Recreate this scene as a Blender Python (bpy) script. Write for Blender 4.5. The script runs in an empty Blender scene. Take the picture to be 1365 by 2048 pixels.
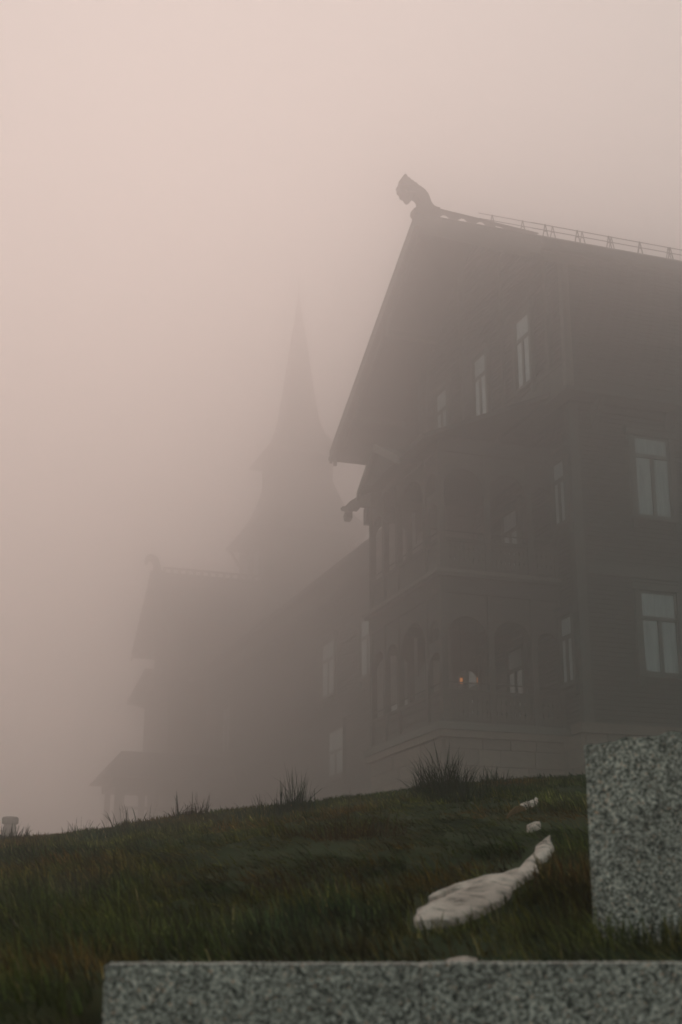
import bpy, bmesh, math, random
import numpy as np
from mathutils import Vector, Matrix, Euler
R = math.radians
random.seed(7); rng = np.random.default_rng(7)
scene = bpy.context.scene
COL = scene.collection
EYE = 1.6                                   # eye height above z = 0; most heights below are given relative to the eye

# ------------------------------------------------------------------ camera, sky, sun, exposure
cam_d = bpy.data.cameras.new('camera'); cam = bpy.data.objects.new('camera', cam_d); COL.objects.link(cam)
cam.location = (0, 0, EYE); cam.rotation_euler = (R(90 + 17.83), 0, 0)
cam_d.sensor_fit = 'VERTICAL'; cam_d.sensor_height = 36.0; cam_d.sensor_width = 24.0; cam_d.lens = 50.06
cam_d.clip_start = 0.05; cam_d.clip_end = 3000
cam_d.dof.use_dof = True; cam_d.dof.focus_distance = 16.0; cam_d.dof.aperture_fstop = 8.5
scene.camera = cam

SKY_FLAT, SKY_COLOR, SKY_STRENGTH = 0.95, (4.9, 7.1, 6.9), 0.062
SUN_EL, SUN_AZ = 30.0, -7.0                 # azimuth measured from straight ahead (+y) towards +x
world = bpy.data.worlds.new('World'); scene.world = world; world.use_nodes = True
nt = world.node_tree; nt.nodes.clear()
sky = nt.nodes.new('ShaderNodeTexSky'); sky.sky_type = 'NISHITA'; sky.sun_disc = False
sky.sun_elevation = R(SUN_EL); sky.sun_rotation = R(SUN_AZ)
sky.air_density = 1.0; sky.dust_density = 6.0; sky.ozone_density = 1.0
hs = nt.nodes.new('ShaderNodeHueSaturation'); hs.inputs['Saturation'].default_value = 0.25
tint = nt.nodes.new('ShaderNodeMix'); tint.data_type = 'RGBA'; tint.blend_type = 'MULTIPLY'
tint.inputs[0].default_value = 1.0; tint.inputs[7].default_value = (1.0, 0.86, 0.78, 1)
flat = nt.nodes.new('ShaderNodeMix'); flat.data_type = 'RGBA'; flat.blend_type = 'MIX'      # even overcast layer over the clear-sky model
flat.inputs[0].default_value = SKY_FLAT; flat.inputs[7].default_value = (*SKY_COLOR, 1)
bg = nt.nodes.new('ShaderNodeBackground'); bg.inputs['Strength'].default_value = SKY_STRENGTH
wo = nt.nodes.new('ShaderNodeOutputWorld')
nt.links.new(sky.outputs[0], hs.inputs['Color']); nt.links.new(hs.outputs[0], tint.inputs[6])
nt.links.new(tint.outputs[2], flat.inputs[6]); nt.links.new(flat.outputs[2], bg.inputs[0]); nt.links.new(bg.outputs[0], wo.inputs[0])

sun_d = bpy.data.lights.new('sun', 'SUN'); sun_d.energy = 0.75; sun_d.angle = R(66); sun_d.color = (1.0, 0.615, 0.56)
sun = bpy.data.objects.new('sun', sun_d); COL.objects.link(sun)
sd = Vector((math.sin(R(SUN_AZ)) * math.cos(R(SUN_EL)), math.cos(R(SUN_AZ)) * math.cos(R(SUN_EL)), math.sin(R(SUN_EL))))
sun.rotation_euler = sd.to_track_quat('Z', 'Y').to_euler(); sun.location = sd * 200

HAZE_DENSITY, HAZE_G = 0.0300, 0.912
HAZE_COLOR = (0.996, 0.9625, 0.951)

vs = scene.view_settings
vs.view_transform = 'Standard'; vs.look = 'None'; vs.exposure = 0.0; vs.gamma = 1.0; vs.use_curve_mapping = False
scene.display_settings.display_device = 'sRGB'
cy = scene.cycles
cy.max_bounces = 48; cy.diffuse_bounces = 4; cy.glossy_bounces = 3; cy.transmission_bounces = 4
cy.volume_bounces = 40; cy.transparent_max_bounces = 8
cy.use_denoising = True
try: cy.denoiser = 'OPENIMAGEDENOISE'
except Exception: pass
cy.sample_clamp_indirect = 4.0

# ------------------------------------------------------------------ helpers
def tag(o, label=None, cat=None, group=None, kind=None):
    for k, v in (('label', label), ('category', cat), ('group', group), ('kind', kind)):
        if v: o[k] = v
    return o

def mat(name, build):
    m = bpy.data.materials.new(name); m.use_nodes = True
    n = m.node_tree.nodes; l = m.node_tree.links
    b = n['Principled BSDF']
    build(n, l, b); return m

def noise(n, l, scale, detail=4, rough=0.6, vec=None, coord='Object', stretch=None):
    tc = n.new('ShaderNodeTexCoord'); t = n.new('ShaderNodeTexNoise')
    t.inputs['Scale'].default_value = scale; t.inputs['Detail'].default_value = detail; t.inputs['Roughness'].default_value = rough
    if stretch:
        mp = n.new('ShaderNodeMapping'); mp.inputs['Scale'].default_value = stretch
        l.new(tc.outputs[coord], mp.inputs[0]); l.new(mp.outputs[0], t.inputs[0])
    else: l.new(tc.outputs[coord], t.inputs[0])
    return t

def ramp(n, l, src, stops):
    r = n.new('ShaderNodeValToRGB'); e = r.color_ramp.elements
    while len(e) < len(stops): e.new(0.5)
    for el, (p, c) in zip(e, stops): el.position = p; el.color = (*c, 1)
    l.new(src, r.inputs[0]); return r

def bump(n, l, b, src, strength, dist=0.02):
    bp = n.new('ShaderNodeBump'); bp.inputs['Strength'].default_value = strength; bp.inputs['Distance'].default_value = dist
    l.new(src, bp.inputs['Height']); l.new(bp.outputs[0], b.inputs['Normal'])

def wood(name, c1, c2, rough=0.75, stretch=(1.2, 1.2, 9)):
    def f(n, l, b):
        t = noise(n, l, 1.6, 6, 0.65, stretch=stretch)
        r = ramp(n, l, t.outputs['Fac'], [(0.3, c1), (0.7, c2)])
        oi = n.new('ShaderNodeObjectInfo')
        mx = n.new('ShaderNodeMix'); mx.data_type = 'RGBA'; mx.blend_type = 'MULTIPLY'
        mr = n.new('ShaderNodeMapRange'); mr.inputs['To Min'].default_value = 0.8; mr.inputs['To Max'].default_value = 1.15
        l.new(oi.outputs['Random'], mr.inputs[0])
        mx.inputs[0].default_value = 1.0
        l.new(r.outputs[0], mx.inputs[6]); l.new(mr.outputs[0], mx.inputs[7]); l.new(mx.outputs[2], b.inputs['Base Color'])
        b.inputs['Roughness'].default_value = rough
        bump(n, l, b, t.outputs['Fac'], 0.4)
    return mat(name, f)

M = {}
M['cladding'] = wood('tarred_cladding', (0.026, 0.027, 0.023), (0.066, 0.066, 0.056))
M['trim'] = wood('brown_trim_paint', (0.075, 0.073, 0.065), (0.135, 0.13, 0.117))
M['veranda'] = wood('red_brown_veranda_paint', (0.070, 0.058, 0.052), (0.13, 0.108, 0.097))
M['pale_trim'] = wood('weathered_pale_trim', (0.17, 0.155, 0.14), (0.27, 0.25, 0.23))
M['carving'] = wood('carved_dark_wood', (0.025, 0.020, 0.016), (0.055, 0.043, 0.035))

def f_slate(n, l, b):
    t = noise(n, l, 3.0, 5, 0.6)
    r = ramp(n, l, t.outputs['Fac'], [(0.3, (0.03, 0.031, 0.033)), (0.7, (0.07, 0.068, 0.066))])
    l.new(r.outputs[0], b.inputs['Base Color']); b.inputs['Roughness'].default_value = 0.8
    bump(n, l, b, t.outputs['Fac'], 0.5, 0.03)
M['slate'] = mat('dark_roof_slate', f_slate)

def f_stone(n, l, b):
    t = noise(n, l, 5.0, 6, 0.65); oi = n.new('ShaderNodeObjectInfo')
    r = ramp(n, l, t.outputs['Fac'], [(0.25, (0.28, 0.20, 0.17)), (0.75, (0.48, 0.36, 0.31))])
    mr = n.new('ShaderNodeMapRange'); mr.inputs['To Min'].default_value = 0.7; mr.inputs['To Max'].default_value = 1.15
    mx = n.new('ShaderNodeMix'); mx.data_type = 'RGBA'; mx.blend_type = 'MULTIPLY'; mx.inputs[0].default_value = 1
    l.new(oi.outputs['Random'], mr.inputs[0]); l.new(r.outputs[0], mx.inputs[6]); l.new(mr.outputs[0], mx.inputs[7])
    l.new(mx.outputs[2], b.inputs['Base Color']); b.inputs['Roughness'].default_value = 0.9
    bump(n, l, b, t.outputs['Fac'], 0.6, 0.03)
M['stone'] = mat('pinkish_base_stone', f_stone)

def f_mortar(n, l, b):
    b.inputs['Base Color'].default_value = (0.24, 0.19, 0.17, 1); b.inputs['Roughness'].default_value = 0.95
M['mortar'] = mat('grey_mortar', f_mortar)

def f_glass(n, l, b):
    t = noise(n, l, 2.3, 3, 0.6, stretch=(5, 5, .5))
    r = ramp(n, l, t.outputs['Fac'], [(0.32, (0.22, 0.245, 0.26)), (0.68, (0.50, 0.53, 0.545))])
    l.new(r.outputs[0], b.inputs['Base Color'])                      # pale net curtain close behind the pane
    b.inputs['Roughness'].default_value = 0.35
    b.inputs['Coat Weight'].default_value = 1.0; b.inputs['Coat Roughness'].default_value = 0.02; b.inputs['Coat IOR'].default_value = 2.1
M['glass'] = mat('curtained_window_glass', f_glass)

def f_sky_sheen(n, l, b):
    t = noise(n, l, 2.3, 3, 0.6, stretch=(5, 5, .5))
    r = ramp(n, l, t.outputs['Fac'], [(0.32, (0.62, 0.65, 0.68)), (0.68, (0.86, 0.88, 0.90))])  # bright sky reflection painted in by whitening the curtain colour
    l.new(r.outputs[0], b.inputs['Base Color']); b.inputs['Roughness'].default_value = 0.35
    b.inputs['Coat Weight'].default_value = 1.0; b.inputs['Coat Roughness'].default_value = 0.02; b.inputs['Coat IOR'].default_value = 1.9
M['sky_sheen'] = mat('painted_sky_sheen_glass', f_sky_sheen)

def f_metal(n, l, b):
    b.inputs['Base Color'].default_value = (0.06, 0.055, 0.05, 1); b.inputs['Metallic'].default_value = 0.7; b.inputs['Roughness'].default_value = 0.5
M['metal'] = mat('dark_galvanised_metal', f_metal)

def f_lamp(n, l, b):
    b.inputs['Base Color'].default_value = (0.8, 0.35, 0.1, 1)
    b.inputs['Emission Color'].default_value = (1.0, 0.30, 0.06, 1); b.inputs['Emission Strength'].default_value = 0.85
M['lamp'] = mat('lit_amber_lamp_glass', f_lamp)

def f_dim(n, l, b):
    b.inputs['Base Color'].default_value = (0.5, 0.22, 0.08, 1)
    b.inputs['Emission Color'].default_value = (1.0, 0.34, 0.10, 1); b.inputs['Emission Strength'].default_value = 0.7  # glow stands in for the lantern's reflection in a window pane
M['lamp_reflection'] = mat('painted_lamp_reflection', f_dim)

def f_granite(n, l, b):
    tc = n.new('ShaderNodeTexCoord')
    v1 = n.new('ShaderNodeTexVoronoi'); v1.inputs['Scale'].default_value = 360; v1.inputs['Randomness'].default_value = 1.0
    wob = n.new('ShaderNodeTexNoise'); wob.inputs['Scale'].default_value = 220; wob.inputs['Detail'].default_value = 3
    ad = n.new('ShaderNodeVectorMath'); ad.operation = 'MULTIPLY_ADD'; ad.inputs[1].default_value = (0.005, 0.005, 0.005)
    l.new(tc.outputs['Object'], wob.inputs[0]); l.new(wob.outputs['Color'], ad.inputs[0]); l.new(tc.outputs['Object'], ad.inputs[2])
    l.new(ad.outputs[0], v1.inputs['Vector'])
    sep = n.new('ShaderNodeSeparateColor'); l.new(v1.outputs['Color'], sep.inputs[0])
    r = ramp(n, l, sep.outputs[0], [(0.0, (0.050, 0.041, 0.035)), (0.22, (0.15, 0.124, 0.107)), (0.48, (0.38, 0.318, 0.280)), (0.76, (0.66, 0.555, 0.495)), (0.95, (0.99, 0.85, 0.77)), (1.0, (0.68, 0.38, 0.26))])
    r.color_ramp.interpolation = 'LINEAR'
    t = noise(n, l, 6, 5, 0.7)
    mr = n.new('ShaderNodeMapRange'); mr.inputs['From Min'].default_value = 0.3; mr.inputs['From Max'].default_value = 0.7
    mr.inputs['To Min'].default_value = 0.55; mr.inputs['To Max'].default_value = 1.2; l.new(t.outputs['Fac'], mr.inputs[0])
    mx = n.new('ShaderNodeMix'); mx.data_type = 'RGBA'; mx.blend_type = 'MULTIPLY'; mx.inputs[0].default_value = 1
    l.new(r.outputs[0], mx.inputs[6]); l.new(mr.outputs[0], mx.inputs[7]); l.new(mx.outputs[2], b.inputs['Base Color'])
    b.inputs['Roughness'].default_value = 0.8
    bump(n, l, b, sep.outputs[1], 0.5, 0.004)
M['granite'] = mat('speckled_granite', f_granite)

def f_rock(n, l, b):
    t = noise(n, l, 7, 6, 0.65); t2 = noise(n, l, 26, 5, 0.7)
    r = ramp(n, l, t.outputs['Fac'], [(0.28, (0.54, 0.40, 0.345)), (0.55, (0.80, 0.61, 0.535)), (0.8, (0.88, 0.70, 0.62))])
    r2 = ramp(n, l, t2.outputs['Fac'], [(0.34, (0.22, 0.21, 0.20)), (0.44, (0.72, 0.70, 0.68)), (0.54, (1, 1, 1))])
    mx = n.new('ShaderNodeMix'); mx.data_type = 'RGBA'; mx.blend_type = 'MULTIPLY'; mx.inputs[0].default_value = 1
    l.new(r.outputs[0], mx.inputs[6]); l.new(r2.outputs[0], mx.inputs[7]); l.new(mx.outputs[2], b.inputs['Base Color'])
    b.inputs['Roughness'].default_value = 0.85; bump(n, l, b, t2.outputs['Fac'], 0.9, 0.02)
M['rock'] = mat('pale_bare_rock', f_rock)

def f_soil(n, l, b):
    t = noise(n, l, 1.7, 6, 0.65)
    r = ramp(n, l, t.outputs['Fac'], [(0.3, (0.028, 0.036, 0.016)), (0.55, (0.050, 0.056, 0.024)), (0.75, (0.075, 0.052, 0.024))])
    l.new(r.outputs[0], b.inputs['Base Color']); b.inputs['Roughness'].default_value = 1.0; b.inputs['Specular IOR Level'].default_value = 0.1
M['soil'] = mat('matted_turf', f_soil)

def f_blade(n, l, b):
    a = n.new('ShaderNodeVertexColor'); a.layer_name = 'blade_color'
    l.new(a.outputs[0], b.inputs['Base Color']); b.inputs['Roughness'].default_value = 0.6; b.inputs['Specular IOR Level'].default_value = 0.25
    tr = n.new('ShaderNodeBsdfTranslucent'); mx = n.new('ShaderNodeMixShader'); mx.inputs[0].default_value = 0.35
    out = [q for q in n if q.type == 'OUTPUT_MATERIAL'][0]
    l.new(a.outputs[0], tr.inputs[0]); l.new(b.outputs[0], mx.inputs[1]); l.new(tr.outputs[0], mx.inputs[2]); l.new(mx.outputs[0], out.inputs[0])
M['blade'] = mat('grass_blade', f_blade)

def f_leaf(n, l, b):
    t = noise(n, l, 30, 3); r = ramp(n, l, t.outputs['Fac'], [(0.3, (0.16, 0.08, 0.03)), (0.7, (0.30, 0.16, 0.07))])
    l.new(r.outputs[0], b.inputs['Base Color']); b.inputs['Roughness'].default_value = 0.7
M['leaf'] = mat('dry_orange_leaf', f_leaf)

def f_concrete(n, l, b):
    t = noise(n, l, 8, 5); r = ramp(n, l, t.outputs['Fac'], [(0.3, (0.16, 0.145, 0.13)), (0.7, (0.26, 0.24, 0.22))])
    l.new(r.outputs[0], b.inputs['Base Color']); b.inputs['Roughness'].default_value = 0.9
M['concrete'] = mat('grey_cast_post', f_concrete)

# ---- building frame: u runs along the near (right) front, v along the gable front, both from the near corner of the hotel
YAW = R(19.3)
C0 = (17.50, 31.46)
def uv(du, dv):
    u, v = C0[0] + du, C0[1] + dv
    return (u * math.cos(YAW) - v * math.sin(YAW), u * math.sin(YAW) + v * math.cos(YAW))

OFF = {}
K = 1.11                                     # building coordinates below are multiplied by K about the eye
def thing(name, label, cat, du, dv, zb, group=None, k=K):
    o = bpy.data.objects.new(name, None); COL.objects.link(o)
    x, y = uv(du, dv); o.location = (x * k, y * k, zb * k + EYE); o.scale = (k, k, k); o.rotation_euler = (0, 0, YAW)
    o.empty_display_size = 0.3
    tag(o, label, cat, group); OFF[o.name] = (du, dv, zb); return o

class MB:
    """collects polygons in (u, v, z above eye) coordinates"""
    def __init__(s): s.v = []; s.f = []
    def poly(s, pts):
        i = len(s.v); s.v += [tuple(p) for p in pts]; s.f.append(list(range(i, i + len(pts)))); return s
    def box(s, a, b):
        (x0, y0, z0), (x1, y1, z1) = [tuple(min(p, q) for p, q in zip(a, b)), tuple(max(p, q) for p, q in zip(a, b))]
        i = len(s.v)
        s.v += [(x0, y0, z0), (x1, y0, z0), (x1, y1, z0), (x0, y1, z0), (x0, y0, z1), (x1, y0, z1), (x1, y1, z1), (x0, y1, z1)]
        s.f += [[i + k for k in q] for q in ((0, 3, 2, 1), (4, 5, 6, 7), (0, 1, 5, 4), (1, 2, 6, 5), (2, 3, 7, 6), (3, 0, 4, 7))]
        return s
    def prism(s, pts, vec):
        """closed outline extruded along vec"""
        n = len(pts); i = len(s.v)
        s.v += [tuple(p) for p in pts] + [tuple(p[k] + vec[k] for k in range(3)) for p in pts]
        s.f.append([i + k for k in range(n)][::-1]); s.f.append([i + n + k for k in range(n)])
        for k in range(n): s.f.append([i + k, i + (k + 1) % n, i + n + (k + 1) % n, i + n + k])
        return s
    def bar(s, a, b, w=0.05, h=None, n=4):
        a, b = Vector(a), Vector(b); d = (b - a).normalized()
        up = Vector((0, 0, 1)) if abs(d.z) < 0.95 else Vector((1, 0, 0))
        x = d.cross(up).normalized(); y = x.cross(d).normalized(); h = h or w
        i = len(s.v)
        for p in (a, b):
            for k in range(n):
                t = math.pi * 2 * (k + .5) / n; c = 1 / math.cos(math.pi / n)
                s.v.append(tuple(p + x * math.cos(t) * w / 2 * c + y * math.sin(t) * h / 2 * c))
        s.f.append([i + k for k in range(n)]); s.f.append([i + n + k for k in range(n)][::-1])
        for k in range(n): s.f.append([i + k, i + n + k, i + n + (k + 1) % n, i + (k + 1) % n])
        return s
    def build(s, name, m, parent, root=None, kind=None, label=None, smooth=False, origin=None):
        me = bpy.data.meshes.new(name)
        rt = root or parent
        off = OFF[rt.name]
        o0 = origin or (0, 0, 0)
        me.from_pydata([tuple(p[k] - off[k] - (o0[k] if origin else 0) for k in range(3)) for p in s.v], [], s.f)
        bm = bmesh.new(); bm.from_mesh(me); bmesh.ops.recalc_face_normals(bm, faces=bm.faces); bm.to_mesh(me); bm.free()
        if smooth:
            for p in me.polygons: p.use_smooth = True
        me.materials.append(m); o = bpy.data.objects.new(name, me); COL.objects.link(o); o.parent = parent
        if origin: o.location = origin
        if kind: o['kind'] = kind
        if label: o['label'] = label
        return o

def inst(src, parent, loc, rot=(0, 0, 0), name=None):
    c = src.copy(); COL.objects.link(c); c.parent = parent; c.location = loc; c.rotation_euler = rot
    return c

# ------------------------------------------------------------------ terrain
CX = [-40, -4, -2.61, -1.84, -1.27, -.31, .64, 1.87, 4, 40]
CZ = [.6, .84, .99, 1.063, 1.158, 1.27, 1.403, 1.497, 1.56, 1.8]
_g = np.random.default_rng(3); _ph = _g.uniform(0, 6.28, (14, 2)); _dr = _g.normal(0, 1, (14, 2))
def bumps(x, y, tussock=True):
    s = 0
    for k in range(14):
        fq = 1.2 + 0.55 * k; d = _dr[k] / np.linalg.norm(_dr[k])
        s = s + np.sin((x * d[0] + y * d[1]) * fq + _ph[k, 0]) / (1.0 + 0.5 * k)
    u = 0
    if not tussock: return s * 0.012
    for k in range(10):                      # tussocks
        fq = 9.0 + 2.3 * k; d = _dr[k][::-1] / np.linalg.norm(_dr[k])
        u = u + np.sin((x * d[0] * 1.0 + y * d[1]) * fq + _ph[k, 1] * 2 + 1.5 * np.sin(x * 2.1 + k) + 1.2 * np.sin(y * 1.7 - k)) / 3.2
    calm = 1.0
    for (ax, ay), (bx, by) in (((.18, 3.6), (.81, 5.6)), ((.81, 5.6), (1.08, 8.2)), ((.25, 3.0), (.25, 3.15))):
        q = np.clip(((x - ax) * (bx - ax) + (y - ay) * (by - ay)) / ((bx - ax) ** 2 + (by - ay) ** 2), 0, 1)
        dd = np.hypot(x - ax - q * (bx - ax), y - ay - q * (by - ay)); calm = calm * (1 - np.exp(-(dd / .22) ** 2))
    return s * 0.012 + calm * 0.016 * np.abs(u) ** 1.3 * np.sign(u) * np.clip((11.5 - y) / 3, .25, 1)
F = 0.65                                     # foreground coordinates are multiplied by F about the eye
def height(x, y, tussock=True):
    """ground height relative to the eye"""
    x = np.asarray(x, float) / F; y = np.asarray(y, float) / F
    X = np.clip(x * 11 / np.maximum(y, 3.0), -40, 40)
    hc = np.interp(X, CX, CZ) - 0.075
    t = (y - 3) / 8
    near = np.where(t < 0, np.maximum(hc * t * 2.2, -1.1), hc * t)
    near = np.where((x > -.45) & (y < 2.75), np.minimum(near, -1.05), near)
    far = hc + np.minimum((y - 11), 80) * 0.052
    # soft shoulder at the brow of the slope
    k = 0.03; hgt = -k * np.log(np.exp(-near / k * 1.0).clip(1e-30, 1e30) + np.exp(-far / k).clip(1e-30, 1e30)) if False else np.minimum(near, far)
    b = bumps(x, y, tussock) * np.clip((y - 2.8) / 1.0, 0, 1) * np.clip((30 - y) / 10, 0, 1)
    return (hgt + b) * F

xs = np.concatenate([np.linspace(-146, -12, 24), np.linspace(-11, -5, 13), np.linspace(-4.8, 4.8, 161), np.linspace(5, 11, 13), np.linspace(12, 146, 24)])
ys = np.concatenate([np.linspace(-56, -1, 12), np.linspace(0, 1.4, 8), np.linspace(1.5, 9.5, 180), np.linspace(10, 30, 34), np.linspace(34, 234, 34)])
gx, gy = np.meshgrid(xs, ys); gz = height(gx, gy) + EYE
nv = [(float(a), float(b), float(c)) for a, b, c in zip(gx.ravel(), gy.ravel(), gz.ravel())]
W = len(xs)
fc = [(j * W + i, j * W + i + 1, (j + 1) * W + i + 1, (j + 1) * W + i) for j in range(len(ys) - 1) for i in range(W - 1)]
me = bpy.data.meshes.new('grassy_hillside'); me.from_pydata(nv, [], fc); me.materials.append(M['soil'])
for p in me.polygons: p.use_smooth = True
hill = bpy.data.objects.new('grassy_hillside', me); COL.objects.link(hill); tag(hill, 'dark grassy hillside rising towards the hotel', kind='structure')

# unseen paving added below the granite blocks to bounce light onto their faces
pv = MB(); 
for i in range(12):
    for j in range(8):
        xa, ya = -1.2 + i * .62, -3.4 + j * .62
        pv.box((xa, ya, -1.0), (xa + .605, ya + .605, -.62 + .003 * math.sin(i * 7 + j * 3)))
me = bpy.data.meshes.new('bounce_paving'); me.from_pydata([(x, y, z + EYE) for x, y, z in pv.v], [], pv.f); me.materials.append(M['concrete'])
path = bpy.data.objects.new('bounce_paving', me); COL.objects.link(path); tag(path, 'unseen pale paving added to bounce light onto the low granite blocks', kind='structure')

# ------------------------------------------------------------------ haze: one closed box of even, pale air
hz = MB().box((-150, -60, -6), (150, 240, 66))
me = bpy.data.meshes.new('haze'); me.from_pydata([(x, y, z + EYE) for x, y, z in hz.v], [], hz.f)
hm = bpy.data.materials.new('pale_fog'); hm.use_nodes = True; n = hm.node_tree.nodes; n.clear()
ho = n.new('ShaderNodeOutputMaterial'); hv = n.new('ShaderNodeVolumePrincipled')
hv.inputs['Color'].default_value = (*HAZE_COLOR, 1); hv.inputs['Density'].default_value = HAZE_DENSITY; hv.inputs['Anisotropy'].default_value = HAZE_G
hm.node_tree.links.new(hv.outputs[0], ho.inputs['Volume']); me.materials.append(hm)
haze = bpy.data.objects.new('haze', me); COL.objects.link(haze); tag(haze, 'pale pinkish fog filling the air', kind='stuff')

# ------------------------------------------------------------------ shared building pieces
def lap_boards(mb, fixed, axis, a0, a1, z0, z1, sgn, pitch=0.125, lim=None):
    """overlapping horizontal boards on a wall plane; axis 'v': plane u=fixed facing -u, axis 'u': plane v=fixed facing -v"""
    z = z0
    while z < z1 - 0.01:
        zt = min(z + pitch, z1)
        s, e = a0, a1
        if lim:
            s2, e2 = lim(zt); s, e = max(a0, s2), min(a1, e2)
            if e - s < 0.1: break
        lo, hi = fixed - 0.055, fixed - 0.006
        if axis == 'v':
            mb.poly([(lo, s, z), (lo, e, z), (hi, e, zt), (hi, s, zt)]); mb.poly([(lo, s, z), (fixed, s, z), (fixed, e, z), (lo, e, z)])
        else:
            mb.poly([(s, lo, z), (e, lo, z), (e, hi, zt), (s, hi, zt)]); mb.poly([(s, lo, z), (s, fixed, z), (e, fixed, z), (e, lo, z)])
        z = zt

class WindowKit:
    """a casement window of given size built once (in u-along-wall, facing -v) and copied"""
    def __init__(s, w, h, top, root, frame_mat, glass='glass'):
        s.glass = glass; s.w, s.h, s.top = w, h, top; s.src = None; s.root = root; s.fm = frame_mat
    def place(s, parent, loc, facing):
        """loc local to the thing; facing 'v' = looks towards -v, 'u' = looks towards -u"""
        w, h, top = s.w, s.h, s.top
        rz = 0 if facing == 'v' else -math.pi / 2
        loc = (loc[0], loc[1] - .046, loc[2]) if facing == 'v' else (loc[0] - .046, loc[1], loc[2])   # stands on the lap boards
        if s.src is None:
            f = MB(); c = 0.15
            f.box((-w/2 - c, -0.11, -0.02), (-w/2, 0.0, h + 0.02)); f.box((w/2, -0.11, -0.02), (w/2 + c, 0.0, h + 0.02))
            f.box((-w/2 - c - .08, -0.15, h + 0.022), (w/2 + c + .08, 0.0, h + 0.20)); f.box((-w/2 - c - .12, -0.20, h + 0.202), (w/2 + c + .12, 0.0, h + 0.26))
            f.box((-w/2 - c - .06, -0.17, -0.12), (w/2 + c + .06, 0.0, -0.022))
            for q in (-1, 1): f.box((q * (w/2 + c - .06) - .06, -0.12, -0.36), (q * (w/2 + c - .06) + .06, 0.0, -0.122))
            ztr = h - top
            f.box((-w/2 + .002, -0.08, ztr - 0.055), (w/2 - .002, -0.03, ztr + 0.055))
            f.box((-0.055, -0.078, 0.05), (0.055, -0.03, ztr - 0.057))
            for q in (-1, 1): f.box((q * (w/2 - .002), -0.07, 0.0), (q * (w/2 - .06), -0.03, ztr - .057)); 
            for q in (-1, 1): f.box((q * (w/2 - .002), -0.07, ztr + .057), (q * (w/2 - .06), -0.03, h))
            f.box((-w/2 + .062, -0.066, 0.0), (w/2 - .062, -0.03, 0.048)); f.box((-w/2 + .062, -0.066, h - .05), (w/2 - .062, -0.03, h))
            OFF['_k'] = (0, 0, 0)
            class _r: name = '_k'
            fo = f.build('window', s.fm, None, root=_r)
            panes = [MB().box((-w/2 + .062, -0.045, 0.05), (-0.057, -0.025, ztr - .058)), MB().box((0.057, -0.045, 0.05), (w/2 - .062, -0.025, ztr - .058)),
                     MB().box((-w/2 + .062, -0.045, ztr + .058), (w/2 - .062, -0.025, h - .052))]
            po = [p.build('pane', M[s.glass], fo, root=_r) for p in panes]
            s.src = (fo, po); fo.parent = parent; fo.location = loc; fo.rotation_euler = (0, 0, rz); return fo
        fo, po = s.src
        c = fo.copy(); COL.objects.link(c); c.parent = parent; c.location = loc; c.rotation_euler = (0, 0, rz)
        for p in po:
            d = p.copy(); COL.objects.link(d); d.parent = c
        return c

def local(root, du, dv, z):
    o = OFF[root.name]; return (du - o[0], dv - o[1], z - o[2])

def stones(root, plane, fixed, a0, a1, z0, z1, seed):
    """coursed masonry: one backing of mortar and single stones set proud of it"""
    rr = random.Random(seed); z = z0; protos = stones.protos
    while z < z1 - 0.05:
        hgt = min(rr.choice([0.36, 0.42, 0.48]), z1 - z); 
        if z1 - z - hgt < 0.15: hgt = z1 - z
        a = a0
        while a < a1 - 0.02:
            w = rr.uniform(0.55, 1.05)
            if a1 - a - w < 0.35: w = a1 - a
            key = 'stone'
            if key not in protos:
                bm = bmesh.new(); bmesh.ops.create_cube(bm, size=1.0)
                for v in bm.verts:
                    if v.co.y < 0: v.co.x *= 0.985; v.co.z *= 0.97
                mm = bpy.data.meshes.new('base_stone'); bm.to_mesh(mm); bm.free(); mm.materials.append(M['stone']); protos[key] = mm
            o = bpy.data.objects.new('base_stone', protos[key]); COL.objects.link(o); o.parent = root
            dep = rr.uniform(0.10, 0.16)
            ca, cz = a + w / 2, z + hgt / 2
            if plane == 'v': o.location = local(root, ca, fixed - dep / 2 + .02, cz); o.rotation_euler = (0, 0, 0)
            else: o.location = local(root, fixed - dep / 2 + .02, ca, cz); o.rotation_euler = (0, 0, -math.pi / 2)
            o.scale = (w - 0.012, dep, hgt - 0.012)
            a += w
        z += hgt
stones.protos = {}

def arch_panel(mb, plane, fixed, a0, a1, zspring, ztop, thick=0.07, rise=None):
    """flat spandrel over a rounded opening between a0 and a1"""
    N = 10; rise = rise or (a1 - a0) / 2; c = (a0 + a1) / 2; r = (a1 - a0) / 2
    P = lambda a, z, d: (a, fixed + d, z) if plane == 'v' else (fixed + d, a, z)
    pr = None
    for k in range(N + 1):
        t = math.pi * k / N; a = c - r * math.cos(t); z = zspring + rise * math.sin(t)
        if pr:
            a_, z_ = pr
            for d in (0, thick): mb.poly([P(a_, z_, d), P(a, z, d), P(a, ztop, d), P(a_, ztop, d)])
            mb.poly([P(a_, z_, 0), P(a, z, 0), P(a, z, thick), P(a_, z_, thick)])
        pr = (a, z)

def dragon(name, root, outline, axis, fixed, thick, m=None):
    """a carved dragon head: closed outline in the vertical plane along axis, given real thickness and rounded edges"""
    mb = MB()
    if axis == 'u': mb.prism([(a, fixed - thick / 2, z) for a, z in outline], (0, thick, 0))
    else: mb.prism([(fixed - thick / 2, a, z) for a, z in outline], (thick, 0, 0))
    o = mb.build(name, m or M['carving'], root)
    bv = o.modifiers.new('bevel', 'BEVEL'); bv.width = thick * 0.16; bv.segments = 2; bv.limit_method = 'ANGLE'; bv.angle_limit = R(50)
    return o

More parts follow.
